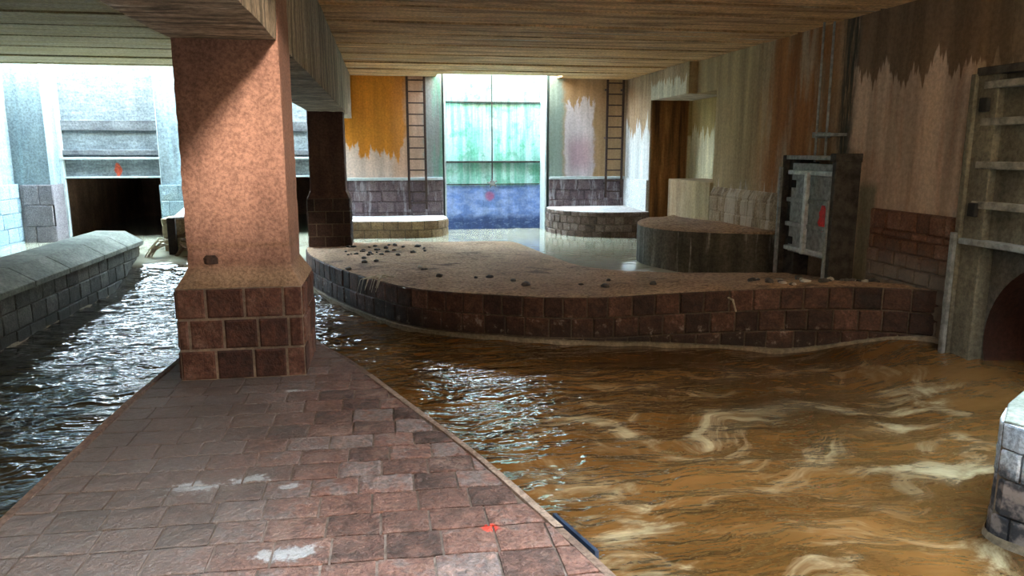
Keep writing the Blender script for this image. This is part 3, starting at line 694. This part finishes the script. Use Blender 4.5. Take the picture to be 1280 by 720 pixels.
lab(mb.build('paint_mark', m_redpaint, leaf), 'red paint mark')
MB().box(5.86, 6.16, 9.0, 10.3, 1.47, 1.53).build('head_beam', m_steel_gy, t, bevel=.008)
rod = MB().tube([(5.97, 9.72, 3.33), (5.96, 9.70, 1.34)], .016, 8).build('lifting_rod', m_steel_gy, t)
lab(MB().tube([(6.07, 9.64, 3.33), (6.07, 9.63, 1.5)], .017, 8).build('conduit', m_steel_gy, t), 'grey pipe beside the lifting rod')
mb = MB(); mb.tube([(5.96, 9.7, 1.36), (5.96, 9.7, 1.44)], .06, 8); mb.tube([(5.96, 9.7, 1.31), (5.96, 9.7, 1.37)], .04, 8); mb.build('rod_nut', m_steel_dk, rod)
mb = MB(); mb.box(5.93, 6.17, 9.28, 9.76, 1.79, 1.83); mb.box(5.93, 6.17, 9.66, 9.76, 1.77, 1.85); mb.build('rod_bracket', m_steel_gy, t, bevel=.004)
for z in (1.12, .3): MB().box(5.86, 5.93, 9.98, 10.1, z - .05, z + .06).build('roller', m_black, t, bevel=.01)
MB().box(6.98, 7.0, 9.2, 10.1, -.3, 1.2).build('culvert_back', m_black, t)

# ------------------------------------------------------------------ big gate at the right edge
t = thing('sluice_gate', 'large olive ribbed gate raised over a round culvert at the right edge', 'gate', (6.0, 6.2, -.9))
mb = MB(); mb.box(5.98, 6.16, 6.62, 6.93, -1.2, 2.36); mb.box(5.94, 6.0, 6.88, 6.95, -1.2, 2.36); mb.build('far_guide', m_steel_ol, t, bevel=.01)
lab(MB().box(5.9, 5.945, 6.9, 6.96, -1.2, .75).build('guide_edge', m_steel_gy, t, bevel=.005), 'pale edge strip low on the guide')
MB().box(5.98, 6.16, 4.9, 5.15, -1.2, 2.36).build('near_guide', m_steel_ol, t, bevel=.01)
leaf = MB().box(6.06, 6.12, 5.1, 6.66, .62, 2.34).build('leaf', m_steel_ol, t, bevel=.006)
for z in (2.24, 1.88, 1.45, 1.05): 
    MB().box(5.97, 6.07, 5.12, 6.80, z - .035, z + .04).build('rib', m_ribg, leaf, bevel=.008)
lab(MB().box(5.92, 6.08, 5.1, 6.86, .64, .70).build('bottom_seal', m_steel_gy, leaf, bevel=.008), 'pale bottom edge of the leaf')
for z in (2.05, 1.0): MB().box(5.93, 6.0, 6.7, 6.8, z - .07, z + .07).build('roller', m_black, t, bevel=.012)
MB().box(5.96, 6.16, 5.0, 6.9, 2.34, 2.42).build('head_beam', m_steel_dk, t, bevel=.008)
# round culvert with a face plate
mb = MB(); n = 40; cy, cz, rad = 5.72, -.3, .88; vs = []
for k in range(n):
    a = 2 * math.pi * k / n; c_, s_ = math.cos(a), math.sin(a); sc = min(.82 / max(abs(c_), 1e-6), .82 / max(abs(s_), 1e-6))
    vs.append((6.13, cy + rad * c_, cz + rad * s_))
for k in range(n):
    a = 2 * math.pi * k / n; c_, s_ = math.cos(a), math.sin(a); sc = min(.98 / max(abs(c_), 1e-6), 1.05 / max(abs(s_), 1e-6))
    vs.append((6.14, cy + sc * c_, cz + sc * s_))
mb.add(vs, [(i, (i + 1) % n, n + (i + 1) % n, n + i) for i in range(n)]); mb.build('face_plate', concrete('culvert_surround', (.1, .09, .075), (.16, .145, .12), streak=.3), t)
mb = MB(); mb.grid(lambda u, v: (6.12 + 1.4 * v, cy + rad * math.cos(2 * math.pi * u), cz + rad * math.sin(2 * math.pi * u)), n, 8)
mb.add([(7.52, cy + rad * math.cos(2 * math.pi * k / n), cz + rad * math.sin(2 * math.pi * k / n)) for k in range(n)], [tuple(range(n))])
lab(mb.build('culvert_pipe', concrete('rusty_culvert', (.06, .02, .012), (.03, .015, .011), streak=.3), t, smooth=True), 'rust-red culvert pipe')

# ------------------------------------------------------------------ debris
t = thing('rubble_block', 'tan rubble block with a pale top lodged behind the near pillar', 'debris', (-4.1, 15.7, -.9))
mb = MB(); mb.grid(lambda u, v: (0, 0, 0), 1, 1) if False else None
rough_loft([(-1.2, -4.28, -3.3, 15.6, 16.4), (.1, -4.34, -3.3, 15.55, 16.4), (.27, -4.36, -3.3, 15.55, 16.4)], .09, .03, 3).build('body', m_tan, t)
mb = MB(); mb.add([(-4.12, 15.55, .25), (-3.3, 15.55, .27), (-3.3, 16.4, .5), (-4.0, 16.4, .45), (-4.12, 15.55, .31), (-3.3, 15.55, .33), (-3.3, 16.4, .56), (-4.0, 16.4, .52)],
    [(0, 3, 2, 1), (4, 5, 6, 7), (0, 1, 5, 4), (1, 2, 6, 5), (2, 3, 7, 6), (3, 0, 4, 7)]); lab(mb.build('cap', m_wtop, t, bevel=.02), 'pale sloping cap')
mb = MB(); mb.box(-4.17, -4.02, 15.34, 15.45, -1.3, .31); tag(mb.build('mooring_post', plain('black_timber', (.03, .018, .013), .8), bevel=.015), 'black post standing in front of the tan rubble block', 'post')
r = random.Random(5); mb = MB()
for k in range(16):
    p = Vector((r.uniform(-3.95, -3.5), r.uniform(15.2, 15.5), r.uniform(-.55, .15))); pts = [p]
    d = Vector((r.uniform(-1, 1), r.uniform(-.4, .4), r.uniform(-.4, .4)))
    for i in range(5): d += Vector((r.uniform(-.5, .5), r.uniform(-.3, .3), r.uniform(-.7, .5))); pts.append(pts[-1] + d.normalized() * .1)
    mb.tube(pts, [.035, .04, .035, .03, .025, .012], 6)
struct(tag(mb.build('branch_tangle', m_debris), 'brown tangle of branches caught right of the black post', 'branches'), 'stuff')
mb = MB()
for k in range(7):
    a = Vector((-4.22 + r.uniform(-.06, .06), 15.38, -.12 + r.uniform(-.1, .05)))
    pts = [a, a + Vector((-.12, -.08, -.02 + r.uniform(-.03, .06))), a + Vector((-.22 - r.random() * .1, -.12, -.16)), a + Vector((-.3 - r.random() * .15, -.16, -.42))]
    mb.tube(pts, [.014, .018, .015, .008], 5)
struct(tag(mb.build('reed_wisps', m_straw), 'pale reed wisps trailing left of the black post', 'reeds'), 'stuff')

def surf_z(x, y):
    best = None
    best = -.25
    return best
dep = bpy.context.evaluated_depsgraph_get()
top_o = [c for c in dt.children if c.name.startswith('top')][0]
dep.update()
from mathutils.bvhtree import BVHTree
tm = top_o.data; bv = BVHTree.FromPolygons([v.co.copy() for v in tm.vertices], [p.vertices[:] for p in tm.polygons])
def ground(x, y):
    h = bv.ray_cast(Vector((x, y, 3)), Vector((0, 0, -1))); return h[0].z if h[0] else -.27
def pebble(name, x, y, s, mat, label, group=None, seed=0):
    rr = random.Random(seed); bm = bmesh.new(); bmesh.ops.create_icosphere(bm, subdivisions=2, radius=s)
    k = Vector((rr.uniform(.8, 1.4), rr.uniform(.7, 1.1), rr.uniform(.45, .75)))
    for v in bm.verts: v.co = Vector((v.co.x * k.x, v.co.y * k.y, v.co.z * k.z)) * (1 + .35 * mnoise.noise(v.co.normalized() * 1.6 + Vector((seed, 0, 0))))
    me = bpy.data.meshes.new(name); bm.to_mesh(me); bm.free(); me.materials.append(mat); me.shade_smooth()
    o = bpy.data.objects.new(name, me); COL.objects.link(o); o.location = (x, y, ground(x, y) + s * .3); o.rotation_euler = (0, 0, rr.uniform(0, 6))
    return tag(o, label, 'stone', group)
known = [(-.58, 11.85, .05), (-.35, 12.4, .045), (.58, 11.4, .04), (.76, 10.7, .055), (1.3, 10.75, .035), (1.5, 10.7, .045), (1.78, 10.3, .04), (1.88, 9.85, .06), (2.66, 9.85, .035), (2.9, 9.5, .06), (-.16, 12.5, .045), (-.37, 12.95, .04), (3.1, 10.0, .035), (3.5, 9.3, .05)]
for i, (x, y, s) in enumerate(known):
    pebble('loose_stone', x, y, s, m_pebble, 'small dark stone lying on the silt of the broad pier', 'dark stones on the silt', i)
pebble('loose_stone', .52, 11.5, .05, m_pebble_lt, 'single pale stone lying on the silt of the broad pier, left of its middle', None, 50)
r = random.Random(8)
for i in range(26):
    x, y = r.uniform(4.6, 6.0), 0; y = 8.35 + (6.1 - x) * .25 + r.uniform(-.35, .55)
    pebble('rubble_stone', x, y, r.uniform(.025, .06), m_pebble if i % 3 else m_pebble_lt, 'rubble stone on the damp silt below the small side gate', 'rubble below the small gate', 100 + i)
for i in range(34):
    x = r.uniform(-.75, .75); y = 14.0 + r.uniform(-.55, .75) + .1 * x
    pebble('rubble_stone', x, y, r.uniform(.02, .055), m_pebble, 'dark rubble stone on the silt right of the dark pillar', 'rubble beside the dark pillar', 200 + i)
# straw tuft over the rim
mb = MB(); r = random.Random(9)
for k in range(12):
    a = Vector((.02 + r.uniform(-.1, .1), 10.72 + r.uniform(-.1, .1), -.2)); b = a + Vector((-.1 + r.uniform(-.2, .1), -.32, .03 + r.uniform(0, .03)))
    mb.tube([a, a.lerp(b, .5) + Vector((0, 0, .03)), b, b + Vector((-.05, -.07, -.12 - r.random() * .08))], [.005, .008, .006, .003], 5)
tag(mb.build('straw_tuft', m_straw), 'pale straw tuft hanging over the rim of the broad silty pier', 'straw')
mb = MB(); mb.tube([(4.16, 8.45, -.19), (4.17, 8.34, -.2), (4.2, 8.3, -.34)], [.012, .014, .01], 6); tag(mb.build('pale_rag', m_straw), 'small pale rag over the rim of the broad silty pier, right half', 'rag')

# ------------------------------------------------------------------ water
m = M('silty_water'); p = m.pos(); x, y, z = m.xyz(p)
warp = m.vadd(p, m.vmul(m.noise(p, .55, 3, .5, 0., True), (2.4, 2.4, 0)))
n1 = m.noise(m.vmul(warp, (.9, 1.9, 1)), 1.1, 7, .68, .3)
foam = m.mapr(n1, .48, .68)
n2 = m.noise(m.vmul(warp, (1.2, 2.2, 1)), 5., 4, .65)
foam = m.mul(foam, m.mapr(n2, .25, .6, .35, 1.))
turb = m.mul(m.mul(m.mapr(y, 8.3, 6.8), m.mapr(x, .6, 1.4)), m.mapr(m.noise(p, .7, 2), .36, .55, .15, 1.))
col = m.mix(m.mapr(m.noise(m.vmul(warp, (.5, 1, 1)), 1., 4), .35, .65), (.075, .034, .009), (.125, .06, .018))
up = m.mapr(z, -.62, -.45); up = m.mul(up, m.mapr(y, 9.5, 11))
col = m.mix(up, col, (.36, .34, .25))
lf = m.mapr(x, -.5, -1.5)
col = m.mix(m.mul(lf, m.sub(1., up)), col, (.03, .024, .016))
col = m.mix(m.mul(m.mul(foam, turb), .8), col, (.40, .32, .19))
rip = m.add(m.noise(m.vmul(m.vadd(p, m.vmul(m.noise(p, 1.1, 2, .5, 0., True), (.5, .5, 0))), (1., 2.6, 1)), 2.6, 2.5, .5), m.mul(m.noise(m.vmul(p, (1, 1.8, 1)), 9, 2, .5), .12))
nb = m.bump(m.mul(rip, m.mapr(x, 1.2, 3., 1., .42)), .85, .09)
calm = m.n('ShaderNodeMix'); calm.data_type = 'VECTOR'
gn = m.n('ShaderNodeNewGeometry').outputs['Normal']
m.put(calm.inputs[0], m.mul(up, .9)); m.put(calm.inputs[4], nb); m.put(calm.inputs[5], gn)
wf = m.mul(m.mul(m.win(x, 3.6, 4.35, .1), m.win(y, 11.1, 11.75, .1)), m.mapr(m.noise(m.vmul(p, (1, 4, 1)), 4, 4, .6), .45, .55))
col = m.mix(m.mul(wf, .9), col, (.75, .75, .7))
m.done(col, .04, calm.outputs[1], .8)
x0, x1, y0, y1 = -7.72, 7.5, -9.1, 24.2; mb = MB()
def wp(x, y):
    z = wz(x, y); tu = 1 - sstep(-.7, -.4, z) * sstep(9, 11, y)
    a = .0
    if tu > 0 and y < 16.5:
        v = Vector((x * .9 + .6 * mnoise.noise(Vector((x * .4, y * .4, 5))), y * 2.1, 0))
        a = tu * (.030 * mnoise.noise(v * 1.1) + .018 * mnoise.noise(v * 2.7 + Vector((7, 0, 0))))
        if x < -1.5: a += tu * .012 * mnoise.noise(Vector((x * 1.3, y * 4.2, 2)))
    return (x, y, z + a)
NX, NYa = 190, 300
mb.grid(lambda u, v: wp(x0 + (x1 - x0) * u, .5 + 16 * v), NX, NYa)
mb.grid(lambda u, v: wp(x0 + (x1 - x0) * u, y0 + (.5 - y0) * v), NX, 30)
mb.grid(lambda u, v: wp(x0 + (x1 - x0) * u, 16.5 + (y1 - 16.5) * v), NX, 20)
struct(mb.build('river_water', m.mat, smooth=True, fix=False), 'stuff')

# ------------------------------------------------------------------ light, camera
w = bpy.data.worlds.new('sky'); scene.world = w; w.use_nodes = True; nt = w.node_tree
tc = nt.nodes.new('ShaderNodeTexCoord'); sp = nt.nodes.new('ShaderNodeSeparateXYZ'); rp = nt.nodes.new('ShaderNodeValToRGB')
nt.links.new(tc.outputs['Generated'], sp.inputs[0]); nt.links.new(sp.outputs[2], rp.inputs[0]); nt.links.new(rp.outputs[0], nt.nodes['Background'].inputs[0])
e = rp.color_ramp.elements; e[0].position = 0; e[0].color = (.09, .08, .06, 1); e[1].position = .06; e[1].color = (.95, .97, 1., 1)
q = rp.color_ramp.elements.new(.6); q.color = (.66, .86, 1., 1)
mr = nt.nodes.new('ShaderNodeMapRange'); mr.inputs[1].default_value = -.7; mr.inputs[2].default_value = .1; mr.inputs[3].default_value = .3; mr.inputs[4].default_value = 17.
nt.links.new(sp.outputs[1], mr.inputs[0]); nt.links.new(mr.outputs[0], nt.nodes['Background'].inputs[1])
sl = bpy.data.lights.new('sun', 'SUN'); sl.energy = 1.6; sl.angle = math.radians(4.5); sl.color = (1., .86, .72)
so = bpy.data.objects.new('sun', sl); COL.objects.link(so); d = Vector((.48, -2.5, .64)); so.rotation_euler = d.to_track_quat('Z', 'Y').to_euler(); so.location = d * 8

cam = bpy.data.cameras.new('camera'); cam.sensor_width = 36; cam.lens = 930 / 1280 * 36; cam.clip_start = .05
co = bpy.data.objects.new('camera', cam); COL.objects.link(co); scene.camera = co
phi = math.atan(172 / 930); th = math.atan(162 / 930 * math.cos(phi))
co.location = (0, 0, 1.6); co.rotation_euler = (math.pi / 2 - phi, 0, -th)
vs = scene.view_settings; vs.view_transform = 'Standard'; vs.look = 'None'; vs.gamma = 1; vs.use_curve_mapping = False; vs.exposure = 2.3
scene.cycles.max_bounces = 10; scene.cycles.diffuse_bounces = 7; scene.cycles.use_denoising = True
scene.cycles.sample_clamp_indirect = 12
